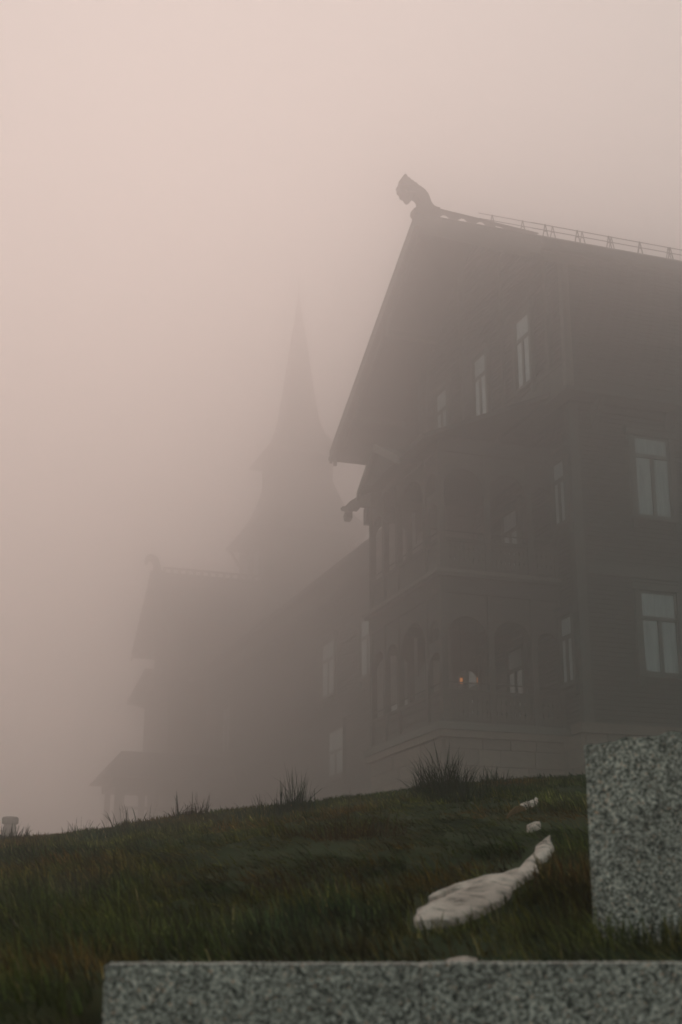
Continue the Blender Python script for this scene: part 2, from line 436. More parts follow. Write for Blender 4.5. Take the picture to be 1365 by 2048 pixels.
# ------------------------------------------------------------------ the hotel: main gabled block
ZG = 2.4
hotel = thing('gabled_hotel', 'large dark timber hotel with a dragon head on its gable and stacked verandas', 'building', 0, 0, ZG)
GW = -0.40                      # gable wall plane (u)
JV = -0.72                      # jettied near wall plane (v)
V0, V1 = -0.72, 9.60            # gable wall ends
AP, APZ = 4.50, 22.15           # ridge position and height (top of slates)
EZ, EL, ER = 17.15, 12.58, -3.50
SL = (APZ - EZ) / (EL - AP); SR = (APZ - EZ) / (AP - ER)
UF, UB = -2.40, 17.0
TH = 0.26
# core of the walls
b = MB(); b.box((0, 0, ZG), (16.4, 9.2, 14.6)); b.build('wall', M['cladding'], hotel)
b = MB()
zr = lambda v: (APZ - (v - AP) * SL if v > AP else APZ - (AP - v) * SR) - TH - 0.02
b.prism([(GW, V0, 14.62), (GW, V1, 14.62), (GW, V1, zr(V1)), (GW, AP, zr(AP)), (GW, V0, zr(V0))], (16.6, 0, 0))
b.build('upper_storey', M['cladding'], hotel)
# lap boards
lim = lambda z: (AP - (zr(AP) - z) / SR, AP + (zr(AP) - z) / SL)
b = MB(); lap_boards(b, GW, 'v', V0 + .16, V1 - .16, 15.34, 21.8, -1, lim=lim); b.build('gable_lap_boards', M['cladding'], hotel, kind='stuff')
b = MB(); lap_boards(b, V0, 'u', GW + .16, 16.1, 14.9, zr(V0) - .02, -1); b.build('upper_lap_boards', M['cladding'], hotel, kind='stuff')
b = MB(); lap_boards(b, 0, 'u', .24, 16.3, 5.86, 9.75, -1); lap_boards(b, 0, 'u', .24, 16.3, 10.05, 14.3, -1); b.build('front_lap_boards', M['cladding'], hotel, kind='stuff')
b = MB(); lap_boards(b, 0, 'v', .24, 9.1, 5.86, 14.3, -1); b.build('side_lap_boards', M['cladding'], hotel, kind='stuff')
# upright boards of the skirt under the gable windows
sk = MB().box((GW - .045, -.06, 14.62), (GW - .002, .06, 15.32)); k0 = None
for i in range(int((V1 - V0) / .135)):
    v = V0 + .07 + i * .135
    if k0 is None:
        k0 = sk.build('skirt_board', M['trim'], hotel, origin=local(hotel, 0, 0, ZG)); k0.location = (0, v, 0)
    else: inst(k0, hotel, (0, v, 0))
b = MB(); b.box((GW - .12, V0 - .10, 14.50), (GW + .3, V1 + .1, 14.615)); b.build('jetty_sill', M['trim'], hotel)
b = MB(); b.box((GW + .32, V0 - .10, 14.50), (16.4, V0 + .3, 14.615)); b.build('jetty_sill', M['trim'], hotel)
b = MB(); b.box((GW - .09, V0 - .002, 15.322), (GW - .0, V1, 15.42)); b.build('string_course', M['trim'], hotel)
for vv in (0.18, 2.98, 5.88, 8.75):
    MB().box((GW - .10, vv - .07, 15.425), (GW, vv + .07, min(zr(vv - .07), zr(vv + .07)))).build('pilaster', M['trim'], hotel)
MB().box((GW - .07, V0 - .07, 14.618), (GW + .14, V0 + .13, zr(V0 - .07) - .02)).build('corner_board', M['pale_trim'], hotel)
MB().box((-.07, -.07, 5.86), (.20, .20, 14.45)).build('corner_board', M['trim'], hotel)
MB().box((.205, -.11, 9.76), (16.3, 0, 10.04)).build('string_course', M['trim'], hotel)
MB().box((.205, -.09, 14.32), (16.3, 0, 14.49)).build('string_course', M['trim'], hotel)
for i in range(7):               # brackets under the jetty
    u = 0.6 + i * 2.3
    MB().prism([(u, -.002, 14.49), (u, V0 + .05, 14.49), (u, -.002, 13.75)], (.14, 0, 0)).build('jetty_bracket', M['trim'], hotel)
# stone base
MB().box((-.06, -.06, ZG), (16.3, 9.2, 5.60)).build('base_wall', M['mortar'], hotel)
stones(hotel, 'v', -.06, -.10, 9.0, 3.9, 5.60, 5)
stones(hotel, 'u', -.06, -.08, 1.1, 3.9, 5.60, 6)
MB().box((-.26, -.26, 5.605), (16.3, .3, 5.85)).build('base_cornice', M['stone'], hotel)
# roof
def slab(a, za, bb, zb, u0, u1, th):
    m = MB(); m.prism([(u0, a, za), (u0, bb, zb), (u0, bb, zb - th), (u0, a, za - th)], (u1 - u0, 0, 0)); return m
slab(AP, APZ, EL, EZ, UF, UB, TH).build('far_roof_slope', M['slate'], hotel)
slab(AP, APZ, ER, EZ, UF, UB, TH).build('near_roof_slope', M['slate'], hotel)
# slate courses with real steps on the near slope
b = MB(); n_c = 26
for i in range(n_c):
    t0, t1 = i / n_c, (i + 1) / n_c
    va, vb = ER + (AP - ER) * t0, ER + (AP - ER) * t1; za, zb = EZ + (APZ - EZ) * t0, EZ + (APZ - EZ) * t1
    b.poly([(UF, va, za + .045), (UB, va, za + .045), (UB, vb, zb + .012), (UF, vb, zb + .012)]); b.poly([(UF, va, za), (UB, va, za), (UB, va, za + .045), (UF, va, za + .045)])
b.build('slate_courses', M['slate'], hotel, kind='stuff')
# verge boards (doubled) and gutter
for (bb, zb, s) in ((EL, EZ, 1), (ER, EZ, -1)):
    slab(AP, APZ + .05, bb - .0 * s, zb + .05, UF - .10, UF - .004, .46).build('verge_board', M['trim'], hotel)
    slab(AP, APZ - .40, bb - .9 * s, zb - .40 + .9 * SL, UF + .1, UF + .18, .22).build('inner_verge_board', M['trim'], hotel)
MB().bar((UF - .1, EL + .06, EZ - .22), (UB, EL + .06, EZ - .22), .14, n=8).build('gutter', M['metal'], hotel)
MB().bar((UF - .1, ER - .06, EZ - .22), (UB, ER - .06, EZ - .22), .14, n=8).build('gutter', M['metal'], hotel)
MB().box((UF + .02, EL - .16, EZ - .52), (UF + .12, EL - .06, EZ - .27)).build('eave_pendant', M['carving'], hotel)
for vv in (1.2, 7.8, -1.9, 10.8):  # purlin ends that carry the deep overhang
    zz = zr(vv) - .17
    MB().box((UF + .25, vv - .1, zz - .12), (GW, vv + .1, zz + .06)).build('purlin', M['trim'], hotel)
# ridge crest with half-round holes that tapers off behind the dragon
b = MB(); L = 3.6
for i in range(40):
    ua, ub = UF + .5 + L * i / 40, UF + .5 + L * (i + 1) / 40
    def lo(u):
        k = ((u - UF - .62) % 0.62) / 0.62; inh = 0.12 < k < 0.82 and u < UF + 3.0
        return APZ + .02 + (0.15 * math.sin(math.pi * (k - .12) / .7) if inh else 0)
    hi = lambda u: APZ + .32 - .24 * max(0, (u - UF - .5)) / L
    for d in (-.06, .06): b.poly([(ua, AP + d, min(lo(ua), hi(ua) - .05)), (ub, AP + d, min(lo(ub), hi(ub) - .05)), (ub, AP + d, hi(ub)), (ua, AP + d, hi(ua))])
    b.poly([(ua, AP - .06, hi(ua)), (ub, AP - .06, hi(ub)), (ub, AP + .06, hi(ub)), (ua, AP + .06, hi(ua))])
b.build('ridge_crest', M['carving'], hotel)
DR = [(-2.86, 23.41), (-2.92, 23.33), (-2.97, 23.25), (-2.98, 23.18), (-3.0, 23.11), (-3.07, 22.97), (-3.03, 22.89), (-3.05, 22.85), (-3.03, 22.81), (-2.96, 22.75), (-2.95, 22.69), (-2.93, 22.64), (-2.83, 22.62), (-2.80, 22.57), (-2.77, 22.53), (-2.7, 22.5), (-2.64, 22.55), (-2.61, 22.66), (-2.55, 22.7), (-2.46, 22.66), (-2.4, 22.58), (-2.39, 22.47), (-2.44, 22.37), (-2.59, 22.25), (-2.6, 22.11), (-2.52, 22.02), (-2.43, 21.90), (-1.72, 21.95), (-1.71, 22.45), (-1.81, 22.44), (-1.91, 22.47), (-2.0, 22.58), (-2.05, 22.74), (-2.1, 22.86), (-2.21, 22.98), (-2.34, 23.06), (-2.44, 23.10), (-2.48, 23.17), (-2.55, 23.16), (-2.60, 23.23), (-2.66, 23.22), (-2.71, 23.30), (-2.77, 23.29), (-2.80, 23.37)]
dg = dragon('dragon_head', hotel, DR, 'u', AP, .34); dg['label'] = 'carved dragon head bowed forward at the peak of the gable'
# jaw, brow and eye relief so the head has depth from any side
b = MB()
for s in (-1, 1):
    y = AP + s * .20
    b.prism([(-2.98, y - .05, 23.05), (-2.62, y - .05, 23.10), (-2.55, y - .05, 22.98), (-2.92, y - .05, 22.92)], (0, .10, 0))
    b.prism([(-2.88, y - .04, 22.84), (-2.48, y - .04, 22.92), (-2.46, y - .04, 22.82), (-2.80, y - .04, 22.72)], (0, .08, 0))
b.build('dragon_face', M['carving'], hotel)
# snow guards: two runs of A-shaped brackets with pipes
def snow_guard(t, u0, u1, step, src=[None]):
    v = ER + (AP - ER) * t; z = EZ + (APZ - EZ) * t + .03
    u = u0 + .45
    while u < u1:
        if src[0] is None:
            m = MB(); m.bar((-.10, -.02, 0), (0, 0, .42), .024); m.bar((.10, .02, 0), (0.003, 0.002, .42), .024); m.bar((-.05, 0, .2), (.05, 0, .2), .022)
            class _r: name = '_k'
            src[0] = m.build('snow_guard_bracket', M['metal'], hotel, root=_r); o = src[0]
        else: o = inst(src[0], hotel, (0, 0, 0))
        o.location = local(hotel, u, v, z); u += step
    for h, d in ((.40, 0), (.20, -.04)):
        MB().bar((u0, v + d, z + h), (u1, v + d, z + h), .022, n=6).build('snow_guard_pipe', M['metal'], hotel)
OFF['_k'] = (0, 0, 0)
snow_guard(.84, -.95, 16, 1.02); snow_guard(.52, -.55, 16, 1.02)

# windows
wk = WindowKit(1.10, 2.17, .72, hotel, M['trim'])
for u in (2.25, 6.4, 10.5):
    wk.place(hotel, local(hotel, u, 0, 7.24), 'v')
wk2 = WindowKit(1.10, 2.26, .55, hotel, M['trim'])
for u in (2.36, 6.5, 10.6): wk2.place(hotel, local(hotel, u, 0, 11.48), 'v')
wk3 = WindowKit(.88, 2.12, .66, hotel, M['trim'], 'sky_sheen')
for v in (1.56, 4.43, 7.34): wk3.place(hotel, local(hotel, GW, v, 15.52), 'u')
wk4 = WindowKit(.66, 1.75, .55, hotel, M['trim'], 'sky_sheen')
wk4.place(hotel, local(hotel, 0, .58, 6.98), 'u'); wk4.place(hotel, local(hotel, 0, .58, 11.25), 'u')

# ---- verandas on the gable front
VF, VN, VE = -3.45, .95, 6.0     # front plane, near side, far end
MB().box((VF + .04, VN + .04, ZG), (-.1, VE, 5.50)).build('veranda_base', M['mortar'], hotel)
stones(hotel, 'u', VF + .04, VN, VE, 3.9, 5.48, 11); stones(hotel, 'v', VN + .04, VF, -.1, 3.9, 5.48, 12)
b = MB(); b.box((VF - .16, VN - .16, 5.49), (-.03, VE + .1, 5.66)); b.build('base_cornice', M['stone'], hotel)
b = MB(); b.box((VF - .22, VN - .22, 5.665), (-.03, VE + .14, 5.85)); b.build('base_cornice', M['pale_trim'], hotel)
def bay_posts(z0, z1, name='post'):
    sp = [(VF, v) for v in (VN, 1.92, 3.92, 4.95, VE)] + [(u, VN) for u in (-2.15, -.92, -.14)] + [(u, VE) for u in (-2.3, -.95, -.14)]
    for u, v in sp:
        MB().box((u, v, z0), (u + .16, v + .16, z1)).build(name, M['veranda'], hotel)
bay_posts(5.852, 9.20); bay_posts(9.86, 13.05)
bb = None
class _r: name = '_k'
def pal(z0, u, v, rot):
    global bb
    if bb is None:
        m = MB()
        pts = [(-.062, 0), (.062, 0), (.062, .20), (.035, .26), (.062, .32), (.062, .48), (.035, .54), (.062, .60), (.062, .72), (-.062, .72), (-.062, .60), (-.035, .54), (-.062, .48), (-.062, .32), (-.035, .26), (-.062, .20)]
        m.prism([(x, 0, z) for x, z in pts], (0, .03, 0)); bb = m.build('baluster_board', M['veranda'], hotel, root=_r); o = bb
    else: o = inst(bb, hotel, (0, 0, 0))
    o.location = local(hotel, u, v, z0); o.rotation_euler = (0, 0, rot)
for z0 in (5.90, 9.88):
    v = VN + .24
    while v < VE - .05:
        pal(z0, VF + .07, v, -math.pi / 2); v += .132
    for side in (VN, VE):
        u = VF + .24
        while u < -.1:
            pal(z0, u, side + .06, 0); u += .132
    for zz, h in ((z0 + .722, .09), (z0 + .04, .06)):
        b = MB(); b.box((VF + .02, VN + .02, zz), (VF + .14, VE + .12, zz + h)); b.box((VF + .142, VN + .02, zz), (-.03, VN + .14, zz + h)); b.box((VF + .142, VE + .02, zz), (-.03, VE + .14, zz + h))
        b.build('handrail' if h > .07 else 'bottom_rail', M['veranda'], hotel)
    # thin iron guard bar above the boards
    b = MB(); b.bar((VF + .08, VN + .08, z0 + 1.0), (VF + .08, VE + .08, z0 + 1.0), .03); b.bar((VF + .08, VN + .08, z0 + 1.0), (-.03, VN + .08, z0 + 1.0), .03); b.build('guard_bar', M['metal'], hotel)
for zs, zt in ((7.9, 9.2), (11.9, 13.05)):
    for a0, a1, sp in ((VN + .16, 1.92, zs + .25), (2.08, 3.92, zs), (4.08, 4.95, zs + .25), (5.11, VE, zs + .25)):
        b = MB(); arch_panel(b, 'u', VF + .04, a0, a1, sp if a1 - a0 < 1.2 else zs, zt, rise=min((a1 - a0) / 2, zt - zs - .18)); b.build('arch_panel', M['veranda'], hotel)
    for a0, a1 in ((VF + .16, -2.15), (-1.99, -.92), (-.76, -.14)):
        for side in (VN, VE):
            b = MB(); arch_panel(b, 'v', side + .04, a0, a1, zs + .15, zt, rise=min((a1 - a0) / 2, .75)); b.build('arch_panel', M['veranda'], hotel)
    # small lower arch in the narrow bays
    b = MB(); arch_panel(b, 'u', VF + .05, VN + .16, 1.92, zs - .55, zs + .12, thick=.05, rise=.38); b.build('arch_panel', M['veranda'], hotel)
for z0, z1 in ((9.203, 9.62), (13.053, 13.45)):
    b = MB(); b.box((VF - .02, VN - .02, z0), (VF + .2, VE + .18, z1)); b.box((VF + .203, VN - .02, z0), (-.03, VN + .2, z1)); b.box((VF + .203, VE - .02, z0), (-.03, VE + .18, z1)); b.build('beam', M['veranda'], hotel)
    MB().box((VF + .21, VN + .21, z1 - .14), (-.03, VE - .03, z1 - .02)).build('veranda_ceiling', M['trim'], hotel)
MB().box((VF - .12, VN - .12, 9.623), (-.03, VE + .28, 9.70)).build('balcony_floor', M['veranda'], hotel)
MB().box((VF - .17, VN - .17, 9.703), (-.03, VE + .33, 9.80)).build('balcony_edge', M['pale_trim'], hotel)
# doors and windows on the wall behind the verandas
wk5 = WindowKit(.95, 2.3, .6, hotel, M['trim'], 'sky_sheen')
for z in (6.2, 10.2):
    for v in ((3.6, 6.35) if z < 8 else (3.6, 7.7)): wk5.place(hotel, local(hotel, 0, v, z), 'u')
# veranda roof: lean-to slates with a small gablet on the front
b = MB()                         # far edge runs in towards the front, like a hip
q = [(-.405, .25, 14.84), (-4.15, .25, 13.18), (-4.15, 5.0, 13.18), (-.405, 6.6, 14.84)]; w = [(x, y, z - .13) for x, y, z in q]
b.poly(q); b.poly(w)
for k in range(4): b.poly([q[k], q[(k + 1) % 4], w[(k + 1) % 4], w[k]])
b.build('veranda_roof', M['slate'], hotel)
GA, GZ = 3.78, 14.07
for bv, zv in ((5.18, 13.05), (1.97, 13.09)):
    m = MB(); m.prism([(-4.12, GA, GZ), (-4.12, bv, zv), (-4.12, bv, zv - .10), (-4.12, GA, GZ - .10)], (.62, 0, 0)); m.build('gablet_roof', M['slate'], hotel)
    m = MB(); m.prism([(-4.20, GA, GZ + .05), (-4.20, bv, zv + .05), (-4.20, bv, zv - .17), (-4.20, GA, GZ - .17)], (.078, 0, 0)); m.build('gablet_verge_board', M['pale_trim'], hotel)
MB().prism([(-4.0, 2.35, 13.12), (-4.0, 4.85, 13.12), (-4.0, GA, 13.90)], (.40, 0, 0)).build('gablet_wall', M['cladding'], hotel)
ED = [(4.2, 12.85), (5.06, 13.0), (5.5, 13.10), (6.0, 13.15), (6.5, 13.13), (6.7, 13.2), (6.92, 13.18), (6.78, 13.06), (6.58, 13.02), (6.50, 12.94), (6.64, 12.86), (6.55, 12.66), (6.30, 12.72), (6.32, 12.9), (6.15, 12.93), (5.92, 12.80), (5.6, 12.84), (5.0, 12.62), (4.32, 12.45)]
d2 = dragon('dragon_beam_end', hotel, ED, 'v', -4.0, .20); d2['label'] = 'dragon-headed beam end jutting from the corner of the veranda roof'
MB().box((VF - .1, VE + .17, 12.55), (VF + .12, VE + .36, 13.04)).build('roof_bracket', M['carving'], hotel)

# lit lantern in the veranda, plus an added glowing copy for its pane reflection
for (u, v, z, lab) in ((-2.0, 3.05, 7.38, 'small lit amber lantern glowing inside the lower veranda'), (-1.0, 4.2, 7.67, 'faint amber glow added as the lantern reflection in a veranda window')):
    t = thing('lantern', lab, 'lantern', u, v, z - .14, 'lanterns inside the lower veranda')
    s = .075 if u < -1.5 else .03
    m = MB(); m.bar((u, v, z - .09), (u, v, z + .07), s, n=8); m.build('lamp_glass', M['lamp'] if u < -1.5 else M['lamp_reflection'], t)
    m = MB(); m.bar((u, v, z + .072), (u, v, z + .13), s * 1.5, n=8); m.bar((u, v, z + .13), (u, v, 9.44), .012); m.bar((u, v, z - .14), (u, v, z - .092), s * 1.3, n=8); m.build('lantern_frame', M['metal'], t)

# ------------------------------------------------------------------ linking wing
wing = thing('hotel_wing', 'long timber wing behind the veranda, fading into fog under the spire', 'building', 0, 9.7, ZG, k=K * 1.17)
MB().box((.1, 3.3, ZG), (9, 40, 14.2)).build('wall', M['cladding'], wing)
b = MB(); lap_boards(b, .1, 'v', 9.7, 39.9, 5.4, 14.0, -1, pitch=.16); b.build('lap_boards', M['cladding'], wing, kind='stuff')
RZ, RU = 17.1, 4.5
slab2 = lambda ua, za, ub, zb, v0, v1, th: MB().prism([(ua, v0, za), (ub, v0, zb), (ub, v0, zb - th), (ua, v0, za - th)], (0, v1 - v0, 0))
slab2(-.75, 14.45, RU, 16.35, 3.3, 40, .22).build('front_roof_slope', M['slate'], wing)
slab2(9.7, 14.3, RU + .002, 16.35, 3.3, 40, .22).build('back_roof_slope', M['slate'], wing)
MB().bar((-.8, 3.3, 14.3), (-.8, 40, 14.3), .14, n=6).build('gutter', M['metal'], wing)
MB().box((0, 9.7, 8.95), (.08, 39.8, 9.15)).build('string_course', M['trim'], wing)
MB().box((-.02, 9.7, 4.9), (.08, 39.8, 5.3)).build('base_cornice', M['stone'], wing)
ww = WindowKit(1.5, 2.1, .7, wing, M['trim'], 'sky_sheen')
for v in (15.6, 20.0, 35.3):
    ww.place(wing, local(wing, .1, v, 10.05), 'u')
ww2 = WindowKit(1.7, 1.7, .8, wing, M['trim'], 'sky_sheen')
for v in (12.5, 19.1): ww2.place(wing, local(wing, .1, v, 6.9), 'u')

# ------------------------------------------------------------------ spire tower
tower = thing('spire_tower', 'tall tower with flared tiers and needle spire, barely visible in fog', 'tower', 1.1, 27.8, 3.0, k=K * 1.52)
tc = (1.1, 27.8)
def sq(h, z): return [(tc[0] - h, tc[1] - h, z), (tc[0] + h, tc[1] - h, z), (tc[0] + h, tc[1] + h, z), (tc[0] - h, tc[1] + h, z)]
def loft(rings):
    m = MB()
    for r in rings: m.v += r
    for i in range(len(rings) - 1):
        for k in range(4): m.f.append([i * 4 + k, i * 4 + (k + 1) % 4, (i + 1) * 4 + (k + 1) % 4, (i + 1) * 4 + k])
    m.f.append([0, 3, 2, 1]); j = (len(rings) - 1) * 4; m.f.append([j, j + 1, j + 2, j + 3]); return m
loft([sq(2.08, 3.0), sq(2.08, 19.1)]).build('lower_wall', M['cladding'], tower)
loft([sq(1.30, 19.1), sq(1.30, 23.0)]).build('belfry_wall', M['cladding'], tower)
loft([sq(2.62, 18.55), sq(2.62, 18.68), sq(2.1, 19.35), sq(1.70, 20.0), sq(1.45, 20.7), sq(1.33, 21.1)]).build('lower_roof', M['slate'], tower)
loft([sq(1.80, 22.40), sq(1.80, 22.52), sq(1.35, 23.05), sq(1.0, 23.6), sq(.80, 24.3), sq(.58, 26.0), sq(.34, 28.2), sq(.12, 30.0), sq(.05, 30.7)]).build('spire', M['slate'], tower)
MB().bar((tc[0], tc[1], 30.6), (tc[0], tc[1], 31.9), .06, n=6).build('finial', M['metal'], tower)
for sx in (-1, 1):
    for sy in (-1, 1):
        MB().bar((tc[0] + sx * 2.09, tc[1] + sy * 2.09, 17.75), (tc[0] + sx * 2.5, tc[1] + sy * 2.5, 18.6), .11).build('eave_strut', M['trim'], tower)
for dv in (-.6, .6):
    MB().box((tc[0] - 1.34, tc[1] + dv - .3, 21.2), (tc[0] - 1.302, tc[1] + dv + .3, 22.2)).build('louvre', M['trim'], tower)
for dv in (-.9, .9):
    MB().box((tc[0] - 2.14, tc[1] + dv - .35, 16.0), (tc[0] - 2.082, tc[1] + dv + .35, 17.6)).build('window', M['glass'], tower)

# ------------------------------------------------------------------ far gabled annex
annex = thing('gabled_annex', 'distant smaller gabled wing with its own dragon finial, left of the tower', 'building', -1.9, 40.4, ZG, k=K * 1.17)
aA, aZ, aE, aEZ, aN = 42.45, 20.65, 47.0, 16.95, 37.9
for bv in (aE, aN):
    m = MB(); m.prism([(-2.5, aA, aZ), (-2.5, bv, aEZ), (-2.5, bv, aEZ - .2), (-2.5, aA, aZ - .2)], (11, 0, 0)); m.build('roof_slope', M['slate'], annex)
    m = MB(); m.prism([(-2.58, aA, aZ + .04), (-2.58, bv, aEZ + .04), (-2.58, bv, aEZ - .36), (-2.58, aA, aZ - .36)], (.075, 0, 0)); m.build('verge_board', M['trim'], annex)
MB().prism([(-1.9, 40.02, 12.5), (-1.9, 43.75, 12.5), (-1.9, 43.75, 16.9), (-1.9, 43.75, 19.3), (-1.9, aA, 20.35), (-1.9, 40.02, 18.5)], (9, 0, 0)).build('upper_wall', M['cladding'], annex)
MB().box((-1.85, 40.02, ZG), (7, 43.6, 12.49)).build('lower_wall', M['cladding'], annex)
MB().box((-1.8, 43.77, 11.2), (7, 46.4, 14.6)).build('side_bay', M['cladding'], annex)
MB().prism([(-2.4, 43.77, 15.55), (-2.4, 48.6, 14.55), (-2.4, 48.6, 14.37), (-2.4, 43.77, 15.37)], (9, 0, 0)).build('side_roof', M['slate'], annex)
MB().bar((-1.85, 46.41, 13.9), (-2.2, 48.2, 14.4), .12).build('eave_strut', M['trim'], annex)
FD = [(-2.94, 21.1), (-2.9, 21.35), (-2.84, 21.5), (-2.65, 21.6), (-2.46, 21.56), (-2.3, 21.48), (-2.18, 21.34), (-2.10, 21.1), (-2.02, 20.79), (-1.9, 20.6), (-1.9, 20.4), (-2.6, 20.4), (-2.52, 20.6), (-2.43, 20.81), (-2.45, 21.0), (-2.55, 21.15), (-2.66, 21.22), (-2.74, 21.12), (-2.8, 20.98), (-2.9, 20.98)]
dragon('dragon_head', annex, FD, 'u', aA, .3)
b = MB(); 
for i in range(20):
    ua = -1.9 + i * .42
    b.box((ua, aA - .05, aZ - .02), (ua + .16, aA + .05, aZ + .20))
b.box((-1.9, aA - .055, aZ + .203), (6.5, aA + .055, aZ + .30)); b.build('ridge_crest', M['carving'], annex)
wa = WindowKit(.9, 1.7, .5, annex, M['trim'])
wa.place(annex, local(annex, -1.85, 41.4, 7.2), 'u'); wa.place(annex, local(annex, -1.9, 41.6, 13.6), 'u')

# ------------------------------------------------------------------ entrance porch
porch = thing('entrance_porch', 'small open porch with hipped roof and posts at the far left end of the hotel', 'porch', -5.4, 33.6, ZG + .3, k=K * 1.17)
pe, pz, pr = 8.35, 9.80, 35.3
b = MB()
A = [(-6.2, 33.3, pe), (-6.2, 37.3, pe), (.1, 37.3, pe), (.1, 33.3, pe)]; T0, T1 = (-5.05, pr, pz), (.1, pr, pz)
b.poly([A[0], T0, A[1]]); b.poly([A[1], T0, T1, A[2]]); b.poly([A[3], T1, T0, A[0]]); b.poly([A[0], A[1], A[2], A[3]]); b.poly([A[2], T1, A[3]])
b.build('roof', M['slate'], porch)
MB().box((-5.6, 33.6, 7.95), (.0, 33.85, 8.34)).build('beam', M['trim'], porch); MB().box((-5.6, 36.7, 7.95), (.0, 36.95, 8.34)).build('beam', M['trim'], porch); MB().box((-5.6, 33.86, 7.95), (-5.3, 36.69, 8.34)).build('beam', M['trim'], porch)
for u, v, w in ((-5.55, 33.62, .42), (-4.45, 33.62, .26), (-3.75, 33.62, .2), (-2.6, 33.62, .24), (-1.2, 33.62, .24), (-5.45, 36.72, .24), (-3.4, 36.72, .24)):
    MB().box((u, v, ZG + .3), (u + w, v + .2, 7.94)).build('post', M['trim'], porch)
for ua, ub in ((-5.12, -4.46), (-4.18, -3.76), (-3.54, -2.61)):
    b = MB(); arch_panel(b, 'v', 33.68, ua, ub, 7.45, 7.945, rise=.34); b.build('arch_panel', M['trim'], porch)
    MB().box((ua, 33.7, 6.95), (ub, 33.78, 7.08)).build('rail', M['trim'], porch)

# ------------------------------------------------------------------ round post on the brow, far left
px, py = -6.67, 29.25
gz_ = float(height(px, py)); top = 2.94
bm = bmesh.new(); prof = [(0, gz_ - .2), (.15, gz_ - .2), (.15, gz_ + .1), (.135, gz_ + .14), (.135, top - .20), (.12, top - .18), (.12, top - .15), (.165, top - .13), (.165, top - .03), (.14, top), (0, top)]
ring = []
for r_, z_ in prof: ring.append([bm.verts.new((r_ * math.cos(a * math.pi / 10), r_ * math.sin(a * math.pi / 10), z_ - gz_)) for a in range(20)])
for i in range(len(ring) - 1):
    for k in range(20): 
        try: bm.faces.new((ring[i][k], ring[i][(k + 1) % 20], ring[i + 1][(k + 1) % 20], ring[i + 1][k]))
        except ValueError: pass
bmesh.ops.remove_doubles(bm, verts=bm.verts, dist=1e-5); bmesh.ops.recalc_face_normals(bm, faces=bm.faces)
me = bpy.data.meshes.new('stone_bollard'); bm.to_mesh(me); bm.free(); me.materials.append(M['concrete'])
o = bpy.data.objects.new('stone_bollard', me); COL.objects.link(o); o.location = (px, py, gz_ + EYE)
tag(o, 'grey round post with a flat cap peeking over the grass at far left', 'bollard')

# ------------------------------------------------------------------ granite blocks in the foreground
def granite(name, x0, x1, y0, y1, z0, z1, label, top_fn=None, rough=.006, nx=60, nz=24):
    x0, x1, y0, y1, z0, z1 = [q * F for q in (x0, x1, y0, y1, z0, z1)]; rough *= F * .28
    bm = bmesh.new(); ny = 14
    def tz(x): return top_fn(x) if top_fn else z1
    g = np.random.default_rng(abs(hash(label)) % 1000 if False else len(label) * 7)
    ph = g.uniform(0, 6.28, 10); fr = g.uniform(8, 70, (10, 3))
    def dsp(p, a): return a * sum(math.sin(p[0] * f[0] + p[1] * f[1] + p[2] * f[2] + q) / (1 + f.max() * .03) for f, q in zip(fr, ph)) * .5
    V = {}
    def vert(i, j, k):
        if (i, j, k) not in V:
            x = x0 + (x1 - x0) * i / nx; y = y0 + (y1 - y0) * j / ny; z = z0 + (tz(x) - z0) * k / nz
            c = 0.003
            if i in (0, nx): y += c * (1 if j == 0 else (-1 if j == ny else 0)); z -= c if k == nz else 0
            if k == nz: x += 0; z -= (c * .8 if j in (0, ny) else 0)
            q = (x + dsp((x, y, z), rough), y + dsp((y + 3, z, x), rough), z + dsp((z, x + 5, y), rough))
            V[(i, j, k)] = bm.verts.new(q)
        return V[(i, j, k)]
    for i in range(nx):
        for k in range(nz):
            for j in (0, ny): bm.faces.new((vert(i, j, k), vert(i + 1, j, k), vert(i + 1, j, k + 1), vert(i, j, k + 1)))
        for j in range(ny):
            for k in (0, nz): bm.faces.new((vert(i, j, k), vert(i + 1, j, k), vert(i + 1, j + 1, k), vert(i, j + 1, k)))
    for j in range(ny):
        for k in range(nz):
            for i in (0, nx): bm.faces.new((vert(i, j, k), vert(i, j + 1, k), vert(i, j + 1, k + 1), vert(i, j, k + 1)))
    bmesh.ops.recalc_face_normals(bm, faces=bm.faces)
    cx, cy_ = (x0 + x1) / 2, (y0 + y1) / 2
    bmesh.ops.translate(bm, verts=bm.verts, vec=(-cx, -cy_, -z0))
    me = bpy.data.meshes.new(name); bm.to_mesh(me); bm.free(); me.materials.append(M['granite'])
    o = bpy.data.objects.new(name, me); COL.objects.link(o); o.location = (cx, cy_, z0 + EYE)
    tag(o, label, 'granite block', 'granite blocks in front of the grass bank'); return o
granite('granite_block', -.412, .139, 2.60, 2.95, -1.15, .013, 'low grey granite block along the bottom, its left end on the grass', rough=.003, nz=40)
granite('granite_block', .1402, 3.4, 2.595, 2.95, -1.15, .0145, 'low grey granite block along the bottom, running on past the right edge', rough=.003, nx=200, nz=40)
def rt(x):
    x = x / F; s = (x - .565); return F * (.498 + .125 * s - .10 * max(0, s - .18) ** 2 * 3 + .003 * math.sin(x * 63) + .002 * math.sin(x * 131 + 1))
granite('granite_block', .625, 1.50, 3.26, 3.94, -.25, .50, 'tall rough-topped granite block standing in the grass at right', top_fn=rt, rough=.009, nx=60, nz=44).rotation_euler = (0, 0, R(-10.5))

